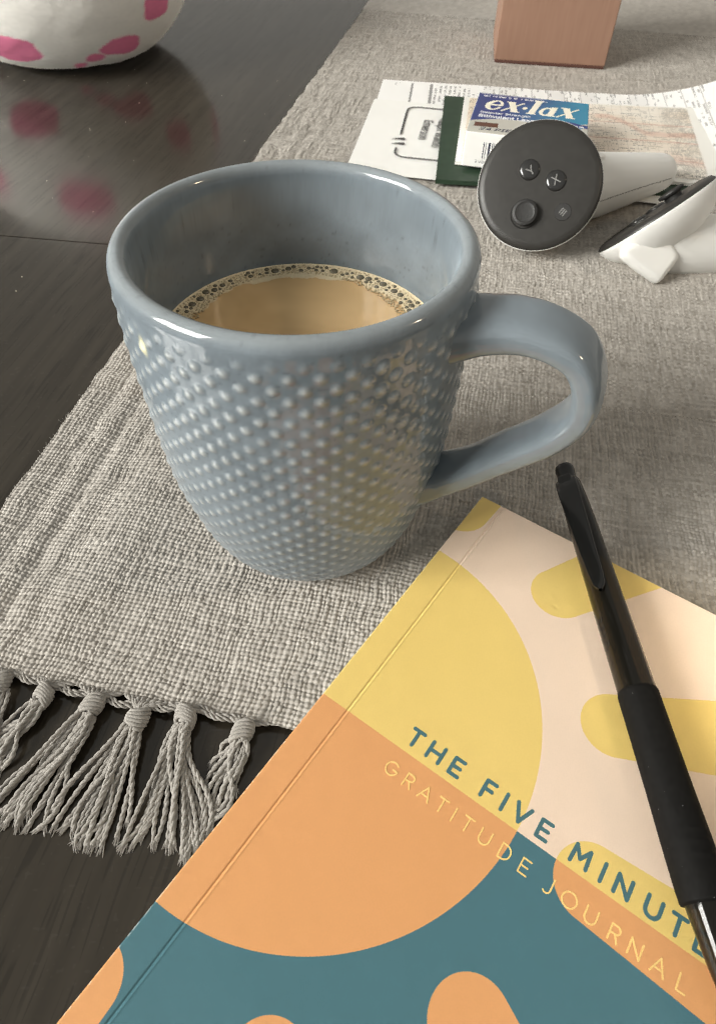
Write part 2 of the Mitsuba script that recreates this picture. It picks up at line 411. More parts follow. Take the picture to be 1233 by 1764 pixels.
foot = [(0.05, 2.0), (12, 2.0), (21.5, 1.9), (22.2, 0.6), (23.2, 0.1), (25.2, 0.05)]
pr = np.array(foot + [(a * 1000, b * 1000) for a, b in zip(ro, zo)] + lip + inner) / 1000
th = np.arange(NT) * 2 * np.pi / NT
R_ = np.repeat(pr[:, :1], NT, 1); ZZ = np.repeat(pr[:, 1:], NT, 1)
tp = np.gradient(pr, axis=0); tp /= np.linalg.norm(tp, axis=1, keepdims=True); nr, nzv = tp[:, 1], -tp[:, 0]
bump = np.zeros_like(R_); lo = len(foot)
DT = 2 * np.pi / 41; DW = DT * 0.445
W2 = wo[:, None]; TH = th[None, :]
best = np.full((NO, NT), 9.0)
row = np.round(W2 / DW)
for dk in (-1, 0, 1):
    k = row + dk
    t = TH + (k % 2) * DT / 2
    dth = (t / DT - np.round(t / DT)) * DT; dw = W2 - k * DW
    best = np.minimum(best, np.hypot(dth, dw))
hb = np.clip(1 - (best / 0.045) ** 2, 0, 1) ** 2.2
fade = np.clip((0.0985 - zo) / 0.0065, 0, 1) * np.clip((zo - 0.0022) / 0.003, 0, 1); fade = fade * fade * (3 - 2 * fade)
jit = 0.8 + 0.4 * nz(np.stack([np.cos(TH) * 9 + 0 * W2, np.sin(TH) * 9 + 0 * W2, W2 * 9 + 0 * TH], -1), 8)
bump[lo:lo + NO] = hb * fade[:, None] * jit * 0.00038 * (ro / 0.043)[:, None]
# hand-made unevenness
wob = (fb(np.stack([np.cos(TH) * R_ * 60, np.sin(TH) * R_ * 60, ZZ * 60], -1), 2, 6) - .5) * 0.0004
wob[:3] = 0; wob[len(foot) + NO + 8:] = 0
Rf = R_ + nr[:, None] * (bump + wob); Zf = ZZ + nzv[:, None] * bump
V = np.stack([MX + Rf * np.cos(TH), MY + Rf * np.sin(TH), Zf + 0.0001], -1)
tone = fb(np.stack([V[..., 0] * 160, V[..., 1] * 160, V[..., 2] * 160], -1), 3, 2)
speck = fb(np.stack([V[..., 0] * 1500, V[..., 1] * 1500, V[..., 2] * 1500], -1), 2, 9)
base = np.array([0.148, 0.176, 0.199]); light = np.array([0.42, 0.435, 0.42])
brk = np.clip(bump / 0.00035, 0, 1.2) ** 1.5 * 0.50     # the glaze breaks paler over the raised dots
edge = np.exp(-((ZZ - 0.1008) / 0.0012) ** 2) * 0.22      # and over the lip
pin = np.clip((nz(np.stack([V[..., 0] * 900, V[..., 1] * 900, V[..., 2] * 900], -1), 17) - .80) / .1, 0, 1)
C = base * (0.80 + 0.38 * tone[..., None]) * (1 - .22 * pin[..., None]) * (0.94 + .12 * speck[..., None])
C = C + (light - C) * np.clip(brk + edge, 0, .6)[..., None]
chip = np.exp(-(((th[None, :] - math.radians(225)) * 40) ** 2 + ((ZZ - 0.0905) / 0.0022) ** 2) ** 1.5)   # a pale fleck where the glaze ran thin
C = C + (np.array([0.62, 0.60, 0.40]) - C) * np.clip(chip * 1.1, 0, 1)[..., None]
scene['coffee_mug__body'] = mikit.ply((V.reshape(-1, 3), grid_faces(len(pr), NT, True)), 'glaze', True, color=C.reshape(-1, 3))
# handle: a flat strap with rounded edges in a vertical plane through the axis
AZ = math.radians(-20)
hp = np.array([(40.5, 86.5), (44.5, 88.2), (52.4, 90.6), (61.6, 90.9), (68.6, 88.0), (73.2, 81.2), (73.9, 73.5), (70.2, 65.4), (60.4, 54.4), (48.8, 42.5), (40.1, 35.5), (36.5, 33)]) / 1000
hc = spline(np.c_[hp[:, 0], hp[:, 1]], 90)
ht = np.gradient(hc, axis=0); ht /= np.linalg.norm(ht, axis=1, keepdims=True); hn = np.c_[-ht[:, 1], ht[:, 0]]
sq = np.linspace(0, 1, 90)
hwid = np.interp(sq, [0, .08, .2, .5, .8, .92, 1], [10.6, 9.2, 8.3, 7.6, 7.4, 8.0, 9.4]) / 1000     # half width
hthk = np.interp(sq, [0, .08, .2, .5, .8, .92, 1], [5.6, 4.4, 3.7, 3.5, 3.5, 4.1, 5.4]) / 1000     # half thickness
ang = np.arange(40) * 2 * np.pi / 40
cx = np.sign(np.cos(ang)) * np.abs(np.cos(ang)) ** .62; cy = np.sign(np.sin(ang)) * np.abs(np.sin(ang)) ** .62
rad_d = np.array([math.cos(AZ), math.sin(AZ), 0]); tan_d = np.array([-math.sin(AZ), math.cos(AZ), 0])
ctr = np.array([MX, MY, 0]) + hc[:, :1] * rad_d + hc[:, 1:] * Z_
nn = hn[:, :1] * rad_d + hn[:, 1:] * Z_
HV = ctr[:, None] + (hwid[:, None] * cx)[..., None] * tan_d + (hthk[:, None] * cy)[..., None] * nn[:, None]
HV = HV + ((fb(HV * 130, 2, 14) - .5) * 0.0007)[..., None] * unit([.3, .3, .8])
ht_ = fb(HV * 160, 3, 2)
HC = base * (0.92 + 0.24 * ht_[..., None]); edg = (np.abs(cx) ** 6 * np.abs(cy) ** 2)[None, :, None] * .10
HC = HC + (light - HC) * edg
hf = grid_faces(90, 40, True)
hm = trimesh.Trimesh(HV.reshape(-1, 3), hf, process=False)
if hm.volume < 0:
    hf = hf[:, ::-1]
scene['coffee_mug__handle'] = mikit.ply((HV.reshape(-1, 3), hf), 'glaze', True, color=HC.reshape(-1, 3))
tag('coffee_mug', 'blue grey glazed ceramic mug covered in raised dots, standing on the runner', 'mug')

# ------------------------------------------------------------------ coffee
CZ, CR = 0.0717, 0.03782
rad = np.r_[0.0005, np.linspace(0.004, CR - 0.003, 20), np.linspace(CR - 0.0025, CR, 8)]
tt = np.arange(160) * 2 * np.pi / 160
zc = CZ + 0.0006 * np.exp(-(CR - rad) / 0.0009)
V = np.stack([MX + rad[:, None] * np.cos(tt), MY + rad[:, None] * np.sin(tt), np.repeat(zc[:, None], 160, 1)], -1)
put('coffee__surface', (V.reshape(-1, 3), grid_faces(len(rad), 160, True)), 'milky_coffee', True)
# the ring of froth: cream between many small bubbles
rgb_ = np.random.default_rng(3)
big, small = [], []
placed = np.zeros((0, 3))


def try_put(rad_, r, ang_):
    global placed
    x, y = rad_ * math.cos(ang_), rad_ * math.sin(ang_)
    if len(placed) and np.any(np.hypot(placed[:, 0] - x, placed[:, 1] - y) < (placed[:, 2] + r) * 1.06):
        return False
    placed = np.vstack([placed, [x, y, r]])
    return True


for rmin, rmax, n_try, dmin, dmax, dest in ((0.00085, 0.00140, 55, 0.0016, 0.0038, big), (0.00048, 0.00080, 420, 0.0008, 0.0058, big), (0.00022, 0.00042, 6000, 0.0003, 0.0090, small)):
    for _ in range(n_try):
        a = rgb_.random() * 2 * np.pi; r = rmin + (rmax - rmin) * rgb_.random() ** 1.5
        wdt = 0.7 + 0.5 * math.sin(a * 2 + 1) * .5
        d = max(dmin, r + 0.0002) + (dmax - dmin) * rgb_.random() * wdt
        if try_put(CR - d, r, a):
            dest.append((CR - d, a, r))
frad = np.linspace(CR - 0.0112, CR, 60); ft = np.arange(1100) * 2 * np.pi / 1100
FX = frad[:, None] * np.cos(ft); FY = frad[:, None] * np.sin(ft)
from scipy.spatial import cKDTree
tree = cKDTree(placed[:, :2]); dd, ix = tree.query(np.stack([FX, FY], -1).reshape(-1, 2), k=3)
sdist = (dd - placed[ix, 2]).min(1).reshape(FX.shape)
inner_edge = 0.0084 * (0.72 + 0.5 * fb(np.stack([np.cos(ft) * 9, np.sin(ft) * 9, 0 * ft], -1), 3, 4))
mask = np.clip((inner_edge[None, :] - (CR - frad)[:, None]) / 0.0030, 0, 1)
zf_ = CZ - 0.0004 + mask * 0.0006 + 0.0006 * np.exp(-(CR - frad) / 0.0008)[:, None]
micro = fb(np.stack([FX * 3500, FY * 3500, 0 * FX], -1), 2, 6)
fc = np.array([0.56, 0.375, 0.18]) + (np.array([0.66, 0.57, 0.39]) - np.array([0.56, 0.375, 0.18])) * np.clip((micro * .6 + .55) * mask, 0, 1)[..., None]
V = np.stack([MX + FX, MY + FY, zf_], -1)
scene['coffee__froth'] = mikit.ply((V.reshape(-1, 3), grid_faces(60, 1100, True)), 'coffee_foam', True, color=fc.reshape(-1, 3))


def dome(rad_, a, r, sub):
    m = lathe([(r, -.3 * r), (r * .97, .10 * r), (r * .8, .26 * r), (r * .5, .36 * r), (r * .02, .40 * r)], sub, False)
    m.apply_translation([MX + rad_ * math.cos(a), MY + rad_ * math.sin(a), CZ + 0.00026 + 0.0006 * math.exp(-(CR - rad_) / 0.0008)])
    return m


nb = 0
for x in sorted(big, key=lambda b: -b[2])[:290]:
    put(num('coffee__bubble', nb), dome(*x, 14), 'bubble_film', True); nb += 1
put('coffee__small_bubbles', cat([dome(*x, 9) for x in small]), 'tiny_bubble', True)
labels['coffee__small_bubbles'] = {'label': 'fine froth of tiny bubbles at the rim of the coffee', 'kind': 'stuff'}
tag('coffee', 'milky tan coffee with a ring of froth bubbles inside the mug', 'coffee')

# ------------------------------------------------------------------ journal
BA = np.array([0.04135, 0.14835, 0.0]); BU = unit([0.826, -0.5635, 0]); BV = unit([-0.5635, -0.826, 0])
BW, BH, BT = 0.1200, 0.1740, 0.0117
K = 0.8946e-3                        # cover design units (mm at first measure) to metres
BM = M4(BU, -BV, Z_, BA)              # local x along the top edge, local y up the page (0 at the top edge, negative downwards)


def cover_col(p, n, uv):
    x, y = uv.x / K, uv.y / K        # x from the spine, y down from the top edge
    yellow, orange, teal, peach = mi.Color3f(0.66, 0.485, 0.155), mi.Color3f(0.60, 0.292, 0.118), mi.Color3f(0.056, 0.138, 0.165), mi.Color3f(0.69, 0.540, 0.420)
    cx, cy = -2.2, 97.6

    def capsule(ang, r0=87.0, r=9.6, grow=0.06):
        dx, dy = math.sin(math.radians(ang)), -math.cos(math.radians(ang))
        a = (x - cx) * dx + (y - cy) * dy; b = -(x - cx) * dy + (y - cy) * dx
        along = dr.maximum(r0 - a, 0)
        rr = r + grow * dr.maximum(a - r0, 0)
        return dr.sqrt(along * along + b * b) - rr

    ins = dr.sqrt((x - cx) * (x - cx) + (y - cy) * (y - cy)) - 66.3
    for a_ in (0, 30.5, 61, 90, 119, 149, 180):
        ins = dr.minimum(ins, capsule(a_))
    cov = smoothstep(0.06, -0.06, ins); low = smoothstep(-0.06, 0.06, y - 97.3 - 0.0075 * x)
    up_ = peach * (1 - cov) + yellow * cov; dn = teal * (1 - cov) + orange * cov
    c = up_ * (1 - low) + dn * low
    g = 0.965 + 0.07 * fbm(x * 6, y * 6, 0.0, 2)
    worn = smoothstep(0.5, 0.1, x) * smoothstep(.45, .7, noise(x * 2, y * 1.3)) * .35
    return c * g * (1 - worn) + mi.Color3f(.8, .76, .7) * worn


def cover_bump(p, n, uv):
    x, y = uv.x / K, uv.y / K
    z = 0.00003 * fbm(x * 5, y * 5, 0.0, 2) + 0.00012 * fbm(x * .12, y * .12, 3.0, 3)
    for a, b, s, h in ((24.5, 9.0, 1.1, .16), (27.5, 11.5, 1.3, -.14), (29.0, 14.5, .8, .10), (34, 21, 1.0, .10), (40.5, 25.5, 1.1, .13), (43, 28.5, .9, -.12), (46, 25, .7, .1), (30, 19, .8, -.06)):
        q = ((x - a) * (x - a) + (y - b) * (y - b) * 3) / (s * s)
        z = z + 0.001 * h * dr.exp(-q) * (0.5 + noise(x * 2.1, y * 2.7))
    return z


scene['cover_print'] = {'type': 'twosided', 'bsdf': {'type': 'bumpmap', 'arbitrary': mikit.proc(cover_bump, 1.5e-4), 'scale': 1.0,
    'bsdf': {'type': 'principled', 'base_color': mikit.proc(cover_col), 'roughness': mikit.proc(lambda p, n, uv: 0.28 + 0.16 * fbm(uv.x * 45, uv.y * 45, 0.0, 4)), 'specular': 0.42}}}
principled('page_paper', (0.72, 0.68, 0.60), 0.8)
principled('teal_ink', (0.060, 0.135, 0.150), 0.36, specular=0.42)
principled('gold_foil', (0.82, 0.56, 0.20), 0.36, specular=0.5, metallic=0.15)

# front cover: a sheet with a pressed hinge line near the spine, its edges rounded
gx = 0.00800
xs = np.r_[0, 0.00012, 0.0004, np.linspace(0.002, gx - 0.0011, 6), np.linspace(gx - 0.0009, gx + 0.0009, 19), np.linspace(gx + 0.0012, BW - 0.0004, 60), BW]
zz_ = 0.00025 * -np.exp(-((xs - gx) / 0.00028) ** 2) + 0.00010 * np.exp(-((xs - gx - 0.00055) / 0.00025) ** 2)
zz_[0] -= 0.00030; zz_[1] -= 0.00012; zz_[-1] -= 0.0002
ys = np.linspace(0, BH, 90)
X, Y = np.meshgrid(xs, ys, indexing='ij')
Z = BT + zz_[:, None] + 0.00016 * (fb(np.stack([X * 25, Y * 25, 0 * X], -1), 2, 3) - .5)
top = np.stack([X, -Y, Z], -1)
uvs = np.stack([X, Y], -1)
bot = top.copy(); bot[..., 2] = BT - 0.0007
n, m = X.shape
Vt = np.vstack([top.reshape(-1, 3), bot.reshape(-1, 3)]); UVt = np.vstack([uvs.reshape(-1, 2)] * 2)
f1 = grid_faces(n, m)[:, ::-1]; f2 = grid_faces(n, m) + n * m
ring = np.r_[np.arange(m), np.arange(1, n) * m + m - 1, (n - 1) * m + np.arange(m - 2, -1, -1), np.arange(n - 2, 0, -1) * m]
r2 = np.roll(ring, -1)
f3 = np.vstack([np.stack([ring, r2, r2 + n * m], 1), np.stack([ring, r2 + n * m, ring + n * m], 1)])
scene['journal__front_cover'] = mikit.ply((Vt, np.vstack([f1, f2, f3])), 'cover_print', False, uv=UVt, to_world=T(BM.tolist()))
pg = rbox(BW - 0.001, BH - 0.001, BT - 0.0016, 0.0003, 8); pg.apply_translation([BW / 2, -BH / 2, BT / 2]); put('journal__pages', pg, 'page_paper', 30, BM)
bc = trimesh.creation.box([BW, BH, 0.0006]); bc.apply_translation([BW / 2, -BH / 2, 0.0005]); put('journal__back_cover', bc, 'teal_ink', False, BM)
tag('journal', 'softcover journal with sun design in yellow, orange, teal and peach, lying under the black pen', 'book')

# lettering: round-ended strokes, built as thin raised print
ARC = lambda cx, cy, rx, ry, a0, a1, n=18: [(cx + rx * math.cos(math.radians(a)), cy + ry * math.sin(math.radians(a))) for a in np.linspace(a0, a1, n)]
GLY = {  # strokes in a box of height 1, baseline 0; (width, strokes)
    'T': (.72, [[(0, 1), (.72, 1)], [(.36, 1), (.36, 0)]]), 'H': (.82, [[(0, 0), (0, 1)], [(.82, 0), (.82, 1)], [(0, .5), (.82, .5)]]),
    'E': (.60, [[(.60, 1), (0, 1), (0, 0), (.60, 0)], [(0, .5), (.52, .5)]]), 'F': (.58, [[(.58, 1), (0, 1), (0, 0)], [(0, .5), (.5, .5)]]),
    'I': (0.0, [[(0, 0), (0, 1)]]), 'V': (.86, [[(0, 1), (.43, 0), (.86, 1)]]), 'M': (.92, [[(0, 0), (.06, 1), (.46, .35), (.86, 1), (.92, 0)]]),
    'N': (.76, [[(0, 0), (0, 1), (.76, 0), (.76, 1)]]), 'U': (.76, [[(0, 1), (0, .38)] + ARC(.38, .38, .38, .38, 180, 360) + [(.76, .38), (.76, 1)]]),
    'G': (.90, [ARC(.48, .5, .48, .5, 48, 352, 30) + [(.96, .46), (.58, .46)]]), 'R': (.62, [[(0, 0), (0, 1), (.34, 1)] + ARC(.34, .74, .27, .26, 90, -90) + [(0, .48)], [(.34, .48), (.62, 0)]]),
    'A': (.86, [[(0, 0), (.43, 1), (.86, 0)], [(.16, .34), (.70, .34)]]), 'D': (.74, [[(0, 0), (0, 1), (.28, 1)] + ARC(.28, .5, .46, .5, 90, -90) + [(0, 0)]]),
    'J': (.42, [[(.42, 1), (.42, .2)] + ARC(.16, .2, .26, .26, 0, -140)]), 'O': (1.0, [ARC(.5, .5, .5, .5, 0, 360, 40)]), 'L': (.52, [[(0, 1), (0, 0), (.52, 0)]])}


def line_of(text, xs_, y, h, wid, z0, thick, drift):
    """One letter at each x (left edge), capitals h tall with their foot at y (down from the top), in design units."""
    out = []
    for ch, x in zip(text, xs_):
        w_, st = GLY[ch]
        g = union_all([LineString(s) if len(s) > 1 else Point(s[0]) for s in st])
        g = affinity.translate(affinity.scale(g, h * K, h * K, origin=(0, 0)), x * K, -(y + drift * (x - 29)) * K).buffer(wid / 2 * K, 8)
        out.append((ch, extrude(g, thick, z0)))
    return out


title = line_of('THEFIVEMINUTE', [27.9, 34.4, 41.7, 51.8, 58.0, 61.2, 68.4, 78.0, 86.1, 89.7, 97.4, 103.6, 109.9], 94.9, 4.6, 1.02, BT - 0.0003, 0.00044, 0.021)
for k, (ch, m) in enumerate(title):
    put(num('journal__title_letter', k), m, 'teal_ink', False, BM)
sub = line_of('GRATITUDEJOURNAL', [27.1, 33.3, 38.2, 43.5, 48.7, 51.4, 56.6, 62.6, 68.4, 75.5, 79.9, 86.0, 92.3, 97.2, 102.7, 108.9], 105.5, 3.7, 0.40, BT - 0.0003, 0.00046, 0.016)
for k, (ch, m) in enumerate(sub):
    put(num('journal__subtitle_letter', k), m, 'gold_foil', False, BM)

# ------------------------------------------------------------------ pen
PS = np.array([0.06903, 0.15616, BT + 0.0056]); PD = unit([0.0598, -0.9982, 0.0]); PL = np.cross(Z_, PD)      # PL points to the right of the photograph
PM = M4(PL, np.cross(PD, PL), PD, PS)     # local z along the pen from the push button to the tip
if np.linalg.det(PM[:3, :3]) < 0:
    PM[:3, 1] *= -1
UPY = 1 if PM[2, 1] > 0 else -1
principled('black_plastic', (0.006, 0.006, 0.0058), 0.09, specular=0.42)
scene['smoke_plastic'] = {'type': 'twosided', 'bsdf': {'type': 'principled', 'base_color': rgb(0.012, 0.010, 0.008), 'roughness': 0.08, 'specular': 0.6, 'clearcoat': 0.5, 'clearcoat_gloss': 0.98}}
scene['smoke_clear'] = {'type': 'blendbsdf', 'weight': 0.50, 'a': {'type': 'thindielectric', 'int_ior': 1.49, 'specular_transmittance': rgb(0.42, 0.38, 0.30)},
                        'b': {'type': 'twosided', 'bsdf': {'type': 'principled', 'base_color': rgb(0.010, 0.009, 0.007), 'roughness': 0.1, 'specular': 0.55}}}
principled('black_rubber', mikit.proc(lambda p, n, uv: mix((0.0055, 0.0052, 0.005), (0.0085, 0.0081, 0.0076), fbm(p.x * 900, p.y * 900, p.z * 900, 2)) + 0.2 * smoothstep(0.965, 0.985, noise(p.x * 1500, p.y * 1500, p.z * 1500))), 0.66, specular=0.08)


def mm(pairs):
    return [(a / 1000, b / 1000) for a, b in pairs]


put('ballpoint_pen__push_button', lathe(mm([(0.1, -1.4), (2.3, -1.4), (2.9, -1.1), (3.1, -.5), (3.15, .5), (2.9, 3), (2.85, 9)]), 40), 'black_plastic', 35, PM)
put('ballpoint_pen__barrel', lathe(mm([(2.9, 5.2), (3.45, 5.4), (3.65, 6.0), (3.8, 8), (4.15, 14), (4.4, 24), (4.5, 40), (4.7, 60), (4.85, 79.6)]), 56, False), 'smoke_clear', 35, PM)
put('ballpoint_pen__inner_sleeve', lathe(mm([(2.75, 5.6), (3.1, 7), (3.4, 14), (3.55, 24), (3.4, 33), (1.9, 36), (1.7, 40)]), 32), 'black_plastic', 35, PM)
put('ballpoint_pen__ink_refill', lathe(mm([(1.6, 38), (1.6, 79), (1.6, 127), (1.3, 140)]), 20), 'black_plastic', 35, PM)
# grip with three short raised ridges on its upper side
gz = np.linspace(79.0, 127.6, 150); ga = np.arange(72) * 2 * np.pi / 72
grr = np.interp(gz, [79, 79.4, 80.2, 92, 104, 115, 124, 127, 127.4, 127.6], [4.6, 5.0, 5.15, 5.2, 5.3, 5.5, 5.55, 5.45, 5.2, 4.4])
GR = np.repeat(grr[:, None], 72, 1)
for zc_ in (113.6, 116.2, 118.8):
    GR += 0.28 * np.exp(-((gz[:, None] - zc_) / 0.42) ** 2) * np.clip(1.25 - np.abs(((ga[None, :] - UPY * math.radians(80) + np.pi) % (2 * np.pi)) - np.pi) / 0.42, 0, 1) ** .5
V = np.stack([GR * np.cos(ga), GR * np.sin(ga), np.repeat(gz[:, None], 72, 1)], -1) / 1000
put('ballpoint_pen__grip', (V.reshape(-1, 3), grid_faces(150, 72, True)), 'black_rubber', True, PM)
put('ballpoint_pen__cone', lathe(mm([(4.55, 127.5), (4.5, 128.5), (4.2, 132), (3.75, 138), (3.1, 144), (2.2, 149), (1.5, 151)]), 48, False), 'smoke_clear', 35, PM)
principled('brass_tip', (0.55, 0.42, 0.22), 0.25, metallic=1.0)
put('ballpoint_pen__tip', lathe(mm([(1.45, 149), (1.4, 151.2), (0.9, 153), (0.4, 154.2), (0.1, 154.4)]), 24), 'brass_tip', 35, PM)
# clip: an arm on the upper left side, hinged at the top, with a bulge and a hole near its end
ca = math.radians(124); co = np.array([math.cos(ca), UPY * math.sin(ca)]); cs_ = np.array([-co[1], co[0]])
path = np.array([[3.4, 6.5], [5.0, 8.5], [6.1, 12], [6.5, 20], [6.3, 30], [5.9, 40], [5.4, 47], [5.9, 51]]) / 1000
cl = spline(path, 60); hw = np.interp(cl[:, 1] * 1000, [6, 9, 14, 30, 44, 49, 51], [2.6, 3.4, 3.4, 2.8, 2.2, 1.8, .5]) / 1000
ang = np.arange(20) * 2 * np.pi / 20; sx = np.sign(np.cos(ang)) * np.abs(np.cos(ang)) ** .6; sy = np.sign(np.sin(ang)) * np.abs(np.sin(ang)) ** .6
d2 = cl[:, 0][:, None] + sy[None] * 0.00085; l2 = hw[:, None] * sx[None]
V = np.stack([d2 * co[0] + l2 * cs_[0], d2 * co[1] + l2 * cs_[1], np.repeat(cl[:, 1:], 20, 1)], -1)
ms = [trimesh.Trimesh(V.reshape(-1, 3), grid_faces(60, 20, True), process=False)]
if ms[0].volume < 0:
    ms[0].invert()
b_ = rbox(0.0046, 0.0042, 0.0080, 0.0009); b_.apply_transform(M4([cs_[0], cs_[1], 0], [co[0], co[1], 0], [0, 0, 1], [co[0] * 0.0044, co[1] * 0.0044, 0.0105])); ms.append(b_)
tor = trimesh.creation.torus(0.0014, 0.0005, 24, 10); tor.apply_transform(M4([0, 0, 1], [co[0], co[1], 0], [cs_[0], cs_[1], 0], [co[0] * 0.0050 + cs_[0] * 0.0021, co[1] * 0.0050 + cs_[1] * 0.0021, 0.0245])); ms.append(tor)
put('ballpoint_pen__clip', cat(ms), 'black_plastic', 35, PM)
# small maker's lettering along the barrel's left side, dark on dark
principled('barrel_ink', (0.002, 0.002, 0.002), 0.5)
tag('ballpoint_pen', 'black retractable pen with smoky barrel and rubber grip lying across the journal', 'pen')

def pen_text():
    tm = meshkit.text_mesh('R.S.V.P.', 0.0019, 0.00008, True)
    a_ = math.radians(163) - UPY * (tm.vertices[:, 1] - 0.001) / 0.0049 * UPY
    r_ = 0.00483 + tm.vertices[:, 2]
    tm.vertices = np.stack([r_ * np.cos(a_), UPY * r_ * np.sin(a_), 0.058 + tm.vertices[:, 0]], -1)
    return tm


put('ballpoint_pen__lettering', pen_text(), 'barrel_ink', False, PM)


# ------------------------------------------------------------------ papers behind the mug
def q3(pts, z):
    return np.array([[x / 1000, y / 1000, z] for x, y in pts])


def sheet(key, corners, thick, bsdf, lift=None, n=30, m=24, extra=0.0):
    """A sheet of paper over four table points (top left, top right, bottom right, bottom left as seen), uv 0..1 across and down."""
    A, B, C_, D = corners
    s, t = np.meshgrid(np.linspace(0, 1, n), np.linspace(0, 1, m), indexing='ij')
    P = (A * ((1 - s) * (1 - t))[..., None] + B * (s * (1 - t))[..., None] + C_ * (s * t)[..., None] + D * ((1 - s) * t)[..., None])
    if lift is not None:
        P[..., 2] += lift(s, t)
    Q = P - Z_ * thick
    V = np.vstack([P.reshape(-1, 3), Q.reshape(-1, 3)]); UV = np.vstack([np.stack([s, t], -1).reshape(-1, 2)] * 2)
    g = grid_faces(n, m); ring = np.r_[np.arange(m), np.arange(1, n) * m + m - 1, (n - 1) * m + np.arange(m - 2, -1, -1), np.arange(n - 2, 0, -1) * m]
    r2 = np.roll(ring, -1); o = n * m
    f3 = np.vstack([np.stack([ring, r2, r2 + o], 1), np.stack([ring, r2 + o, ring + o], 1)])
    scene[key] = mikit.ply((V, np.vstack([g[:, ::-1], g + o, f3])), bsdf, False, uv=UV)
    return P


def glyphs(x, y, seed, dens=0.45):
    """Illegibly small print: little dark bars, as letters look from afar."""
    w = cell_rand(dr.floor(x * .23), dr.floor(y), seed + 3.0)
    return dr.select((cell_rand(dr.floor(x), dr.floor(y), seed) < .72) & (w > 1 - dens), 1.0, 0.0) * smoothstep(.9, .75, abs(x - dr.floor(x) - .45) * 2) * dr.select((y - dr.floor(y) > .3) & (y - dr.floor(y) < .78), 1.0, 0.0)


def form_col(p, n, uv):
    x, y = uv.x * 240, uv.y * 130          # mm
    c = mi.Color3f(0.74, 0.735, 0.72)
    ink = mi.Float(0)
    for a, w_ in ((22, .8), (36, 1.1)):
        ink = dr.maximum(ink, smoothstep(w_ + .25, w_ - .25, abs(x - a - .02 * y)) * dr.select(y > 4, 1.0, 0.0) * .8)
    body = dr.select((x > 38) & (x < 70) & (y > 5), 1.0, 0.0)
    ink = dr.maximum(ink, glyphs(y * .8, (x - 38) / 3.4, 5.0, .85) * body * .75)
    ink = dr.maximum(ink, glyphs(y * .8, (x - 9) / 2.5, 6.0, .5) * dr.select((x > 9) & (x < 13) & (y > 4) & (y < 14), 1.0, 0.0) * .6)
    cols = dr.select((x > 74) & (x < 226), 1.0, 0.0)
    ln = (x - 74) / 11.5; fx = abs(ln - dr.floor(ln + .5)) * 11.5
    ink = dr.maximum(ink, smoothstep(.42, .14, fx) * cols * .6)
    ink = dr.maximum(ink, glyphs(y * .7, ln * 4, 8.0, .38) * cols * .7)
    shade = dr.select(cell_rand(dr.floor(ln), 4.0, 1.0) > .6, 1.0, 0.0) * cols * .10
    return c * (1 - ink * .82) * (1 - shade)


principled('form_print', mikit.proc(form_col), 0.65, specular=0.3)
principled('white_paper', (0.72, 0.715, 0.69), 0.65, specular=0.3)
principled('grey_ink', (0.06, 0.06, 0.06), 0.6)
form = q3([(8.9, 594.1), (262, 568), (240, 430), (-6, 452)], 0.0006)
sheet('printed_form', form, 0.0002, 'form_print', lambda s, t: 0.016 * np.clip((s - .70) / .30, 0, 1) ** 2.0 * (1 - .3 * t) + 0.0006 * fb(np.stack([s * 5, t * 3, 0 * s], -1), 2, 3), 60)
tag('printed_form', 'white printed form with ruled columns and curled right end, hindmost of the papers', 'paper')
qs = q3([(2.4, 547.7), (212, 511), (192, 383), (-14.2, 427)], 0.0016)
qs[3] = qs[0] + (q3([(-12.1, 441.1)], .0016)[0] - qs[0]) * 1.17
qs[2] = qs[3] + (qs[1] - qs[0]) * .99
sheet('quotation_sheet__paper', qs, 0.0002, 'white_paper', lambda s, t: 0.0007 * fb(np.stack([s * 4, t * 3, 0 * s], -1), 2, 8))
tag('quotation_sheet', 'white sheet with a bracketed quotation, half under the dark green folder', 'paper')
QX = np.array([0.0024, 0.5477, 0]); qa = unit([0.985, -0.172, 0]); qb = unit([-0.172, -0.985, 0])


def inked(poly, key, z=0.0026, th=0.00012):
    put(key, extrude(poly, th, z), 'grey_ink', False)


def bent(pts, key):
    inked(affinity.scale(LineString(pts), .001, .001, origin=(0, 0)).buffer(0.00062), key)


def fillet(p0, corner, p1, r):
    p0, c, p1 = (np.array(a, float) for a in (p0, corner, p1)); a = c + unit(p0 - c) * r; b = c + unit(p1 - c) * r
    t = np.linspace(0, 1, 14)[:, None]
    return np.vstack([p0, a * (1 - t) ** 2 + 2 * c * t * (1 - t) + b * t ** 2, p1])


bent(fillet((20.5, 481), (27.0, 532.5), (62, 526), 9), 'quotation_sheet__bracket')
bent(fillet((17.1, 457.8), (15.0, 444.6), (60, 437.5), 9), 'quotation_sheet__bracket_001')
for k, (x, y) in enumerate(((18.6, 473.0), (18.2, 465.0))):
    # a closing quotation mark lying on its side: a round head with a tapering tail
    head = Point(x + 3.0, y - .2).buffer(1.7); tail = Polygon([(x + 3, y + 1.5), (x - 1, y + 1.0), (x - 4.0, y - .6), (x - 3.2, y - .9), (x - .4, y - .4), (x + 3, y - 1.8)])
    inked(affinity.scale(union_all([head, tail]), .001, .001, origin=(0, 0)), num('quotation_sheet__quotation_mark', k))


def word(text, key, x, y, h, ang, z=0.0026, bsdf='grey_ink', bold=False, sx=1.0):
    m = meshkit.text_mesh(text, h, 0.00012, bold); m.vertices[:, 0] *= sx
    c, s = math.cos(math.radians(ang)), math.sin(math.radians(ang))
    put(key, m, bsdf, False, M4([c, s, 0], [-s, c, 0], [0, 0, 1], [x, y, z]))


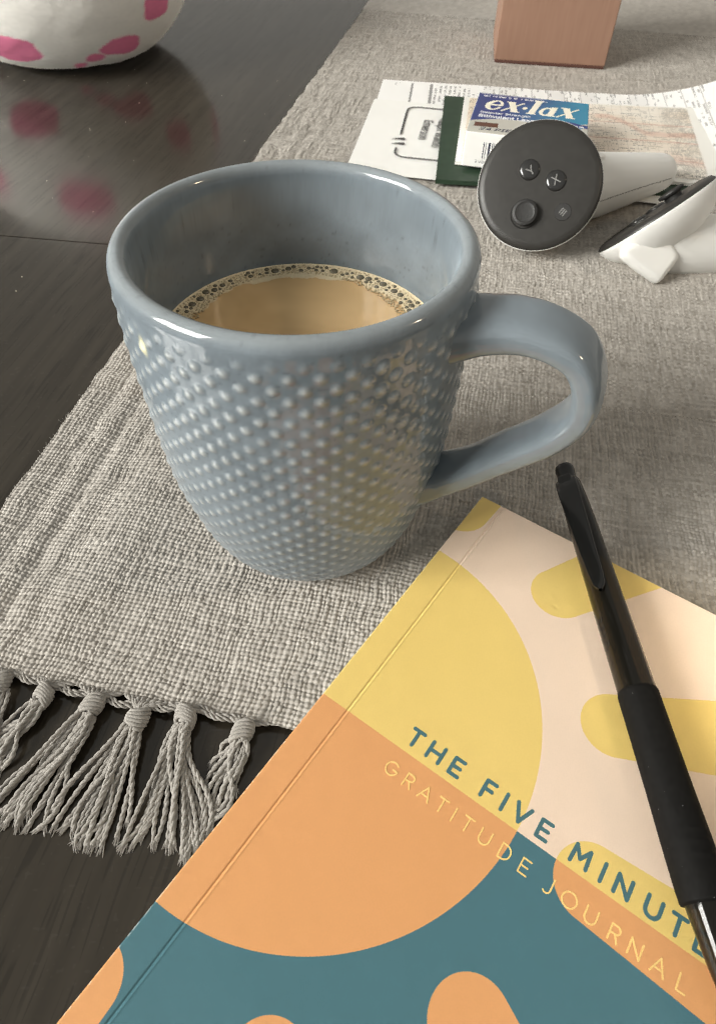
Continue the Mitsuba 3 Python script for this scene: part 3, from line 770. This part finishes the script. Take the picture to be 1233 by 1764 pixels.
word('Emerson', 'quotation_sheet__name_line', 0.0375, 0.5075, 0.0062, -99.5)
word('Ralph Waldo', 'quotation_sheet__name_line_001', 0.0482, 0.5105, 0.0062, -99.5)

principled('green_card', mikit.proc(lambda p, n, uv: mix((0.016, 0.034, 0.019), (0.022, 0.043, 0.025), fbm(p.x * 200, p.y * 200, 0.0, 3))), 0.5, specular=0.35)
gq = q3([(53.8, 550.0), (241.5, 529.0), (216, 398.9), (39.9, 408.0)], 0.0046)
sheet('green_folder', gq, 0.0026, 'green_card')
tag('green_folder', 'dark green folder lying between the white sheet and the cream bordered chart', 'folder')


def chart_col(p, n, uv):
    x, y = uv.x * 170, uv.y * 122
    c = mi.Color3f(0.66, 0.60, 0.52)
    edge = dr.minimum(dr.minimum(x, 170 - x), dr.minimum(y, 122 - y))
    inner = smoothstep(3.6, 4.2, dr.minimum(dr.minimum(x, (170 - x) * .36), dr.minimum(y * 1.8, (122 - y) * .8)))
    tan_ = smoothstep(.35, .65, fbm(x * .03, y * .08, 4.0, 3))
    c = mix((0.72, 0.71, 0.67), mix((0.70, 0.655, 0.585), (0.66, 0.55, 0.44), tan_ * .45), inner)
    left = smoothstep(20, 14, x) * inner
    c = mix(c, (0.63, 0.50, 0.33), left * .45)
    ink = mi.Float(0)
    fx = x / 6.6; ink = dr.maximum(ink, smoothstep(.30, .10, abs(fx - dr.floor(fx + .5)) * 6.6) * .22)
    fy = y / 5.2; ink = dr.maximum(ink, smoothstep(.30, .10, abs(fy - dr.floor(fy + .5)) * 5.2) * .18)
    ink = dr.maximum(ink, glyphs(x * .9, y / 3.1, 2.0, .55) * .55)
    ink = dr.maximum(ink, glyphs(x * 1.2, y / 2.0, 3.0, .9) * dr.select((x > 140) & (x < 160), 1.0, 0.0) * .6)
    ink = dr.maximum(ink, glyphs(x * .8, y / 3.0, 7.0, 1.0) * dr.select((y > 111) & (y < 114.5), 1.0, 0.0) * .9)
    ink = ink * inner
    c = c * (1 - ink)
    red = mi.Float(0)
    for a, b, w_ in ((33.0, .02, .9), (62.0, .015, 1.0), (88.0, .03, .9)):
        red = dr.maximum(red, smoothstep(w_, w_ * .4, abs(y - a - b * x)))
    wav = 24 + 26 * smoothstep(104, 132, x) + 5 * noise(x * .12, 2.0)
    red = dr.maximum(red, smoothstep(5.5, 2.5, abs(y - wav)) * smoothstep(90, 96, x) * .55)
    red = dr.maximum(red, smoothstep(9, 4, abs(y - 92 - .25 * (x - 150))) * smoothstep(128, 142, x) * .35)
    return mix(c, (0.47, 0.20, 0.13), red * inner * .62)


principled('chart_print', mikit.proc(chart_col), 0.5, specular=0.35)
cq = q3([(67.4, 541.2), (236.4, 533.2), (213.3, 405.7), (52.6, 428.6)], 0.0066)
sheet('printed_chart', cq, 0.0018, 'chart_print', lambda s, t: 0.0008 * fb(np.stack([s * 3, t * 3, 0 * s], -1), 2, 5))
tag('printed_chart', 'cream bordered chart page with red lines and small figures, on the green folder', 'paper')

# ------------------------------------------------------------------ medicine box
XA = np.array([0.0702, 0.4883]); xu = unit([68.0, -14.8]); xv = np.array([xu[1], -xu[0]]) * 1.0
BXW, BXD, BXT = 0.0700, 0.0672, 0.0196
XM = M4([xu[0], xu[1], 0], [-xv[0], -xv[1], 0], Z_, [XA[0], XA[1], 0.0070])   # local x right, local -y towards the viewer


def box_col(p, n, uv):
    x, y = uv.x, uv.y                     # top face: 0..1 across, 0..1 down; other faces: y > 1.5
    blue = mix((0.018, 0.035, 0.155), (0.020, 0.20, 0.33), smoothstep(.30, .95, x + .18 * (y - .4)))
    bound = .745 - .21 * x - .05 * dr.sin(x * 6.28)
    glow = dr.exp(-(((x - .52) / .25) * ((x - .52) / .25) + ((y - .35) / .2) * ((y - .35) / .2)))
    blue = mix(blue, (0.07, 0.22, 0.38), glow * .30)
    silver = mix((0.46, 0.45, 0.40), (0.38, 0.38, 0.35), noise(x * 4, y * 6))
    c = mix(blue, silver, smoothstep(bound - .008, bound + .008, y))
    # brown sweet at the left, and a blue oval badge at the right of the boundary
    choc = dr.select((x > .05) & (x < .25) & (y > .765 - .04 * x) & (y < .865 - .04 * x), 1.0, 0.0)
    c = mix(c, (0.085, 0.030, 0.016), choc)
    ov = ((x - .80) / .155) * ((x - .80) / .155) + ((y - .625) / .10) * ((y - .625) / .10)
    c = mix(c, mix((0.02, 0.05, 0.18), (0.10, 0.28, 0.45), smoothstep(.6, .68, y)), smoothstep(1.05, .95, ov))
    c = mix(c, (0.018, 0.04, 0.16), dr.select((abs(y - .61) < .036) & (abs(x - .80) < .20), 1.0, 0.0))
    # fine white print
    w = glyphs(x * 90, (y - .045) / .07, 4.0, 1.0) * dr.select((y > .045) & (y < .115) & (x > .05) & (x < .62), 1.0, 0.0)
    w = dr.maximum(w, glyphs(x * 80, (y - .585) / .07, 9.0, .9) * dr.select((abs(y - .61) < .03) & (abs(x - .8) < .17), 1.0, 0.0))
    w = dr.maximum(w, smoothstep(.02, .006, abs(y - .028)) * .35 * dr.select((x > .02) & (x < .6), 1.0, 0.0))
    c = mix(c, (0.74, 0.76, 0.78), w * .85)
    side = mi.Color3f(0.74, 0.735, 0.715)
    return dr.select(y > 1.5, side, c)


principled('box_print', mikit.proc(box_col), 0.32, specular=0.45)
bx = rbox(BXW, BXD, BXT, 0.0007, 8); bx.apply_translation([BXW / 2, -BXD / 2, BXT / 2])
bx = trimesh.graph.smooth_shade(bx, angle=0.3, facet_minarea=None)
fn_ = np.zeros_like(bx.vertices); np.add.at(fn_, bx.faces.ravel(), np.repeat(bx.face_normals * bx.area_faces[:, None], 3, 0))
isup = (fn_[:, 2] / (np.linalg.norm(fn_, axis=1) + 1e-12)) > .7
buv = np.stack([bx.vertices[:, 0] / BXW, -bx.vertices[:, 1] / BXD + np.where(isup, 0, 3)], -1)
scene['medicine_box__carton'] = mikit.ply(bx, 'box_print', False, uv=buv, to_world=T(XM.tolist()))
principled('cream_print', (0.74, 0.71, 0.60), 0.4)
principled('white_print', (0.74, 0.75, 0.77), 0.4)
principled('dark_print', (0.02, 0.025, 0.05), 0.5)


def fat(ch):
    """Heavy slanted letters with thick and thin strokes, height 1."""
    if ch == 'e':
        g = Point(0, 0).buffer(.5).difference(affinity.translate(affinity.scale(Point(0, 0).buffer(.5), .50, .82), .06, 0))
        g = affinity.translate(g, .5, .5).difference(Polygon([(.5, .36), (1.2, .30), (1.2, .50), (.5, .50)])).union(sbox(.2, .46, .93, .58))
        return affinity.scale(g, .95, 1, origin=(0, 0)), .98
    if ch == 'x':
        g = Polygon([(.05, 1), (.42, 1), (.95, 0), (.58, 0)]).union(LineString([(.05, .03), (.92, .97)]).buffer(.05)).union(sbox(-.02, .93, .48, 1)).union(sbox(.52, 0, 1.02, .07))
        return g, 1.0
    if ch == 'l':
        return sbox(.1, 0, .44, 1.45).union(sbox(0, 1.38, .44, 1.45)).union(sbox(0, 0, .54, .07)), .56
    if ch == 'a':
        g = Point(.42, .42).buffer(.42).difference(affinity.scale(Point(.40, .42).buffer(.34), .55, .9)).union(sbox(.52, 0, .86, .92)).union(sbox(.52, 0, .98, .08))
        return g, 1.0
    return Point(.12, .5).buffer(.13), .30


x = 0.0; gs = []
for ch in 'ex.lax':
    g, w_ = fat(ch); gs.append(affinity.translate(g, x, 0)); x += w_ + .04
brand = union_all(gs); brand = affinity.skew(brand, 14, origin=(0, 0)); b0 = brand.bounds
brand = affinity.scale(brand, 0.0575 / (b0[2] - b0[0]), 0.0170, origin=(0, 0))
TM = XM.copy(); TM[:3, 3] = XM[:3, :3] @ np.array([0.0050, -0.0290, BXT - 0.00002]) + XM[:3, 3]
rot = np.eye(4); a_ = math.radians(-1.0); rot[0, 0] = rot[1, 1] = math.cos(a_); rot[0, 1], rot[1, 0] = -math.sin(a_), math.sin(a_)
put('medicine_box__brand_lettering', extrude(brand, 0.00012), 'cream_print', False, TM @ rot)


def on_box(text, key, x, y, h, bsdf, bold=True, front=False, sx=1.0, italic=0.0):
    m = meshkit.text_mesh(text, h, 0.0001, bold); m.vertices[:, 0] = m.vertices[:, 0] * sx + italic * m.vertices[:, 1]
    loc = np.eye(4)
    if front:
        loc = M4([1, 0, 0], [0, 0, 1], [0, -1, 0], [x, -BXD - 0.00002, y])
    else:
        loc[:3, 3] = [x, y, BXT - 0.00002]
    put(key, m, bsdf, False, XM @ loc)


on_box('Stimulant Laxative', 'medicine_box__strength_line', 0.0040, -0.0425, 0.0042, 'white_print', True, sx=.86)
on_box('Regular Strength', 'medicine_box__strength_line_001', 0.0045, -0.0358, 0.0030, 'white_print', False, sx=.95)
on_box('24 PIECES', 'medicine_box__count_line', 0.0065, -0.0628, 0.0040, 'dark_print', True, sx=1.05, italic=.3)
rb = random.Random(4); x = 0.0115; bars = []
while x < 0.044:
    w_ = rb.choice((.0004, .0006, .0009, .0013)); bars.append(sbox(x, 0.0052, x + w_, 0.0145)); x += w_ + rb.choice((.0005, .0008, .0011))
put('medicine_box__barcode', extrude(union_all(bars), 0.0001), 'dark_print', False, XM @ M4([1, 0, 0], [0, 0, 1], [0, -1, 0], [0, -BXD - 0.00002, 0]))
on_box('3 0067', 'medicine_box__barcode_digits', 0.0075, 0.0026, 0.0018, 'dark_print', False, True)
tag('medicine_box', 'blue and silver medicine carton with cream lettering, lying on the printed chart', 'box')

# ------------------------------------------------------------------ copper coloured block


def copper_col(p, n, uv):
    g = fbm(p.x * 700, p.y * 60, p.z * 45, 3)
    return mix((0.265, 0.150, 0.104), (0.315, 0.190, 0.136), g) * (0.92 + 0.16 * fbm(p.x * 40, p.y * 40, p.z * 30, 2))


principled('copper_finish', mikit.proc(copper_col), 0.42, specular=0.4, metallic=0.15)
principled('copper_foot', (0.085, 0.035, 0.025), 0.6)
ca_, cb_ = np.array([0.1009, 0.6459, 0]), np.array([0.1910, 0.6370, 0]); cu_ = unit(cb_ - ca_); cw = np.array([-cu_[1], cu_[0], 0]); cl_ = np.linalg.norm(cb_ - ca_)
CM = M4(cu_, cw, Z_, ca_)
b = rbox(cl_, 0.075, 0.105, 0.0010, 8); b.apply_translation([cl_ / 2, 0.0375, 0.0545]); put('copper_box__body', b, 'copper_finish', 30, CM)
b = rbox(cl_ - .0008, 0.0744, 0.0026, 0.0006, 8); b.apply_translation([cl_ / 2, 0.0376, 0.0012]); put('copper_box__foot', b, 'copper_foot', 30, CM)
tag('copper_box', 'copper coloured upright box with a dark foot line, at the back of the runner', 'box')

# ------------------------------------------------------------------ game controllers
principled('white_shell', mikit.proc(lambda p, n, uv: mix((0.66, 0.655, 0.63), (0.70, 0.695, 0.67), fbm(p.x * 60, p.y * 60, p.z * 60, 2))), 0.38, specular=0.42)
principled('face_black', mikit.proc(lambda p, n, uv: mix((0.022, 0.0205, 0.0185), (0.028, 0.0265, 0.024), fbm(p.x * 300, p.y * 300, p.z * 300, 2))), 0.42, specular=0.42)
principled('gloss_black', (0.012, 0.012, 0.012), 0.08, specular=0.55, clearcoat=0.5)
principled('matt_black', (0.014, 0.0135, 0.013), 0.55)
principled('symbol_grey', (0.18, 0.18, 0.175), 0.5)
principled('seam_grey', (0.25, 0.245, 0.235), 0.6)
RC = 0.0306


def controller(root, C, n, xdir, hdir, hlen, label, mirror=1, hr=(0.0150, 0.0128, 0.0090)):
    """C centre of the face, n its normal, xdir towards the right of the face as seen, hdir along the handle."""
    C = np.asarray(C, float); n = unit(n); x = unit(xdir - n * np.dot(xdir, n)); y = np.cross(n, x)
    FM = M4(x, y, n, C)
    put(f'{root}__face', lathe([(RC - .0002, -.0020), (RC - .0004, -.0008), (RC - .0016, .0006), (RC * .86, .0011), (RC * .5, .0013), (0.0001, .0013)], 96, False), 'face_black', 40, FM)
    put(f'{root}__rim', lathe([(RC * .55, -.0175), (RC * .80, -.0130), (RC * .95, -.0075), (RC - .0001, -.0034), (RC, -.0020), (RC - .0001, -.0015), (RC - .0004, -.0015)], 96, False), 'white_shell', 40, FM)
    h = unit(hdir); c0 = C - n * (hr[0] + 0.0030) + h * 0.004; S = lambda r, p: m3.Manifold.sphere(r, 40).translate(list(p))
    c1 = c0 + h * hlen * .42; c2 = c0 + h * hlen
    k1 = hull([S(hr[0], c0), S(hr[1], c1)]); k2 = hull([S(hr[1], c1), S(hr[2], c2)])
    mm_ = m3.Manifold.batch_boolean([m3.Manifold.batch_hull([S(hr[0], c0), S(hr[1], c1)]), m3.Manifold.batch_hull([S(hr[1], c1), S(hr[2], c2)]),
                                     m3.Manifold.batch_hull([S(0.0165, C - n * 0.0175), S(hr[0], c0)])], m3.OpType.Add)
    mm_ = mm_.refine_to_length(0.0025).to_mesh(); hm_ = trimesh.Trimesh(np.array(mm_.vert_properties)[:, :3], np.array(mm_.tri_verts), process=True)
    trimesh.smoothing.filter_taubin(hm_, iterations=12)
    put(f'{root}__handle', hm_, 'white_shell', True)
    for k, (bx_, by_, ch) in enumerate(((-.0062, .0062, 'Y'), (.0076, .0030, 'X'))):
        bx_ *= mirror
        L = FM @ M4([1, 0, 0], [0, 1, 0], [0, 0, 1], [bx_, by_, .0010])
        key = num(f'{root}__button', k)
        put(key, lathe([(.0049, -.001), (.0049, .0006), (.0046, .0011), (.0035, .0015), (.0001, .0017)], 40, False), 'gloss_black', 40, L)
        t = meshkit.text_mesh(ch, .0042, .0001, False); t.apply_translation([-t.vertices[:, 0].mean(), -t.vertices[:, 1].mean(), 0])
        a = math.radians(38 if ch == 'X' else 48); ca, sa = math.cos(a), math.sin(a)
        t.vertices = t.vertices @ np.array([[ca, sa, 0], [-sa, ca, 0], [0, 0, 1]]); t.apply_translation([0, 0, .0016]); put(key + '__symbol', t, 'symbol_grey', False, L)
    L = FM @ M4([1, 0, 0], [0, 1, 0], [0, 0, 1], [-.0035 * mirror, -.0140, .0010])
    put(f'{root}__thumbstick', lathe([(.0040, -.001), (.0040, .0022), (.0058, .0028), (.0062, .0036), (.0060, .0043), (.0048, .0046), (.0040, .0042), (.0001, .0043)], 48, False), 'matt_black', 35, L)
    put(f'{root}__stick_well', lathe([(.0072, .0001), (.0070, .00035), (.0066, .0002), (.0064, -.0002)], 48, False), 'gloss_black', 40, L)
    L = FM @ M4([1, 0, 0], [0, 1, 0], [0, 0, 1], [.0145 * mirror, -.0105, .0008])
    put(f'{root}__menu_button', lathe([(.0042, -.001), (.0042, .0004), (.0040, .0007), (.0001, .0007)], 40, False), 'matt_black', 35, L)
    lines = union_all([sbox(-.0016, q_ - .00022, .0016, q_ + .00022) for q_ in (-.0011, 0, .0011)])
    t = extrude(affinity.rotate(lines, 60, origin=(0, 0)), .0001, .0007); put(f'{root}__menu_button__symbol', t, 'symbol_grey', False, L)
    return FM, c0, c1, c2, h, n


nA = unit([-.26, -.80, .60])
FM, c0, c1, c2, h, n = controller('game_controller', [0.0850, 0.3400, 0.0318], nA, np.array([1.0, -.28, 0]), np.array([0.080, 0.050, -0.0060]), 0.088, '', hr=(0.0190, 0.0165, 0.0105))
# trigger and the grip button under the handle, seam along the handle
s_ = unit(np.cross(h, Z_)); S = lambda r, p: m3.Manifold.sphere(r, 28).translate(list(p))
put('game_controller__trigger', hull([S(.0065, c0 + h * .020 + s_ * .006 - Z_ * .010), S(.0045, c0 + h * .040 + s_ * .007 - Z_ * .0085)]), 'matt_black', 50)
put('game_controller__seam', tube(spline([c0 + h * .012 + s_ * .0191, c1 + s_ * .0166 + Z_ * .001, c2 + s_ * .0106 + Z_ * .001], 40), 0.00022, 6), 'seam_grey', True)
put('game_controller__knob', lathe([(.0058, -.003), (.0058, .001), (.005, .0024), (.003, .003), (.0001, .0031)], 40, False), 'white_shell', 40, M4(h, np.cross(Z_, h), Z_, c0 + h * .030 + Z_ * .0150))
tag('game_controller', 'white handheld game controller with round black face turned to the camera', 'controller', 'game controllers on the runner')

P1, P2 = np.array([0.1175, 0.3235, 0.0075]), np.array([0.1755, 0.3560, 0.0320]); d_ = unit(P2 - P1); Cm = (P1 + P2) / 2
vv = unit(EYE - Cm); n0 = np.cross(vv, d_); n0 = n0 if n0[2] > 0 else -n0; n0 = unit(n0 - d_ * np.dot(n0, d_))
nB = unit(n0 * math.cos(math.radians(3)) + vv * math.sin(math.radians(3)))
FM, c0, c1, c2, h, n = controller('game_controller_001', Cm, nB, d_, (.82 * d_ - .57 * nB) * [1, 1, .15], 0.090, '', mirror=-1, hr=(0.0160, 0.0148, 0.0125))
# the grip lobe towards the viewer: a rounded three-cornered key standing out of the head
tg = unit(vv - n * np.dot(vv, n))
pts = [(Cm - n * b_ + d_ * a_ + tg * t_, .0036) for a_, b_ in ((-.0215, .0088), (-.0165, .0088), (-.0105, .0110), (-.0035, .0160), (-.0030, .0220), (-.0140, .0258), (-.0185, .0165)) for t_ in (.004, .0150)]
mm_ = m3.Manifold.batch_hull([S(r_, p_) for p_, r_ in pts]).refine_to_length(.0015).to_mesh()
lobe = trimesh.Trimesh(np.array(mm_.vert_properties)[:, :3], np.array(mm_.tri_verts)); trimesh.smoothing.filter_taubin(lobe, iterations=30)
put('game_controller_001__grip_key', lobe, 'white_shell', True)
tag('game_controller_001', 'white handheld game controller lying on its side, black face seen edge on', 'controller', 'game controllers on the runner')

# ------------------------------------------------------------------ plush toy
PC = np.array([-0.252, 0.655, 0.0725]); PR = np.array([0.110, 0.110, 0.0752])
sph = trimesh.creation.icosphere(subdivisions=6, radius=1.0); v = np.array(sph.vertices)
sv = np.sign(v) * np.abs(v) ** .92
sv[:, 2] = np.where(v[:, 2] < -.80, -.80 + (v[:, 2] + .80) * .35, v[:, 2]); sv[:, 2] = (sv[:, 2] + .87) / 1.87 * 2 - 1
V = PC + sv * PR + v * (0.0024 * (fb(v * 2.2, 3, 4) - .5) * 2)[:, None]
V[:, 2] = np.maximum(V[:, 2], TZ + 0.0002)
SPOTS = [(-.07, -.76, -.524, .16), (.15, -.94, .13, .20), (.84, -.48, -.33, .14), (-.5, -.80, -.01, .14), (.22, -.60, -.76, .07), (.36, -.62, -.68, .08), (.52, -.58, -.60, .12), (.1, -.5, .85, .2), (-.5, -.1, .85, .2), (.5, .1, .85, .22), (.95, .2, 0, .25), (-.95, .2, -.1, .25), (.2, .9, .2, .3)]
colr = np.tile(np.array([0.74, 0.72, 0.68]), (len(V), 1))
for (dx, dy, dz, r_) in SPOTS:
    c = unit([dx, dy, dz]); dd_ = np.arccos(np.clip(v @ c, -1, 1)) + 0.10 * (fb(v * 4 + dx * 9, 3, 8) - .5) * 2
    k_ = np.clip((r_ - dd_) / 0.012 + .5, 0, 1)[:, None]
    colr = colr + (np.array([0.70, 0.20, 0.33]) - colr) * k_
colr *= (0.94 + .12 * fb(v * 60, 2, 3))[:, None]
V = V + v * ((fb(v * 150, 2, 5) - .5) * 0.0006)[:, None]
principled('plush_fabric', {'type': 'mesh_attribute', 'name': 'vertex_color'}, 0.9, specular=0.15, sheen=0.6)
scene['plush_toy'] = mikit.ply((V, sph.faces), 'plush_fabric', True, color=colr)
tag('plush_toy', 'white plush toy with irregular pink patches at the top left of the table', 'plush toy')

# ------------------------------------------------------------------ specks of dust and crumbs on the table
rd = np.random.default_rng(12); ms = []
for _ in range(70):
    px_, py_ = rd.uniform(-.30, -.03), rd.uniform(.05, .62)
    if px_ - (-0.1245 + (py_ - .1476) * .1728) > -0.004 and py_ > .085:
        continue
    c_ = trimesh.creation.icosphere(subdivisions=1, radius=rd.uniform(.00010, .00026)); c_.vertices *= rd.uniform(.6, 1.5, 3); c_.apply_translation([px_, py_, TZ + .00012]); ms.append(c_)
principled('dust', (0.55, 0.50, 0.40), 0.9)
put('dust_specks', cat(ms), 'dust', False)
tag('dust_specks', 'pale specks of dust and crumbs on the dark table', 'dust', kind='stuff')
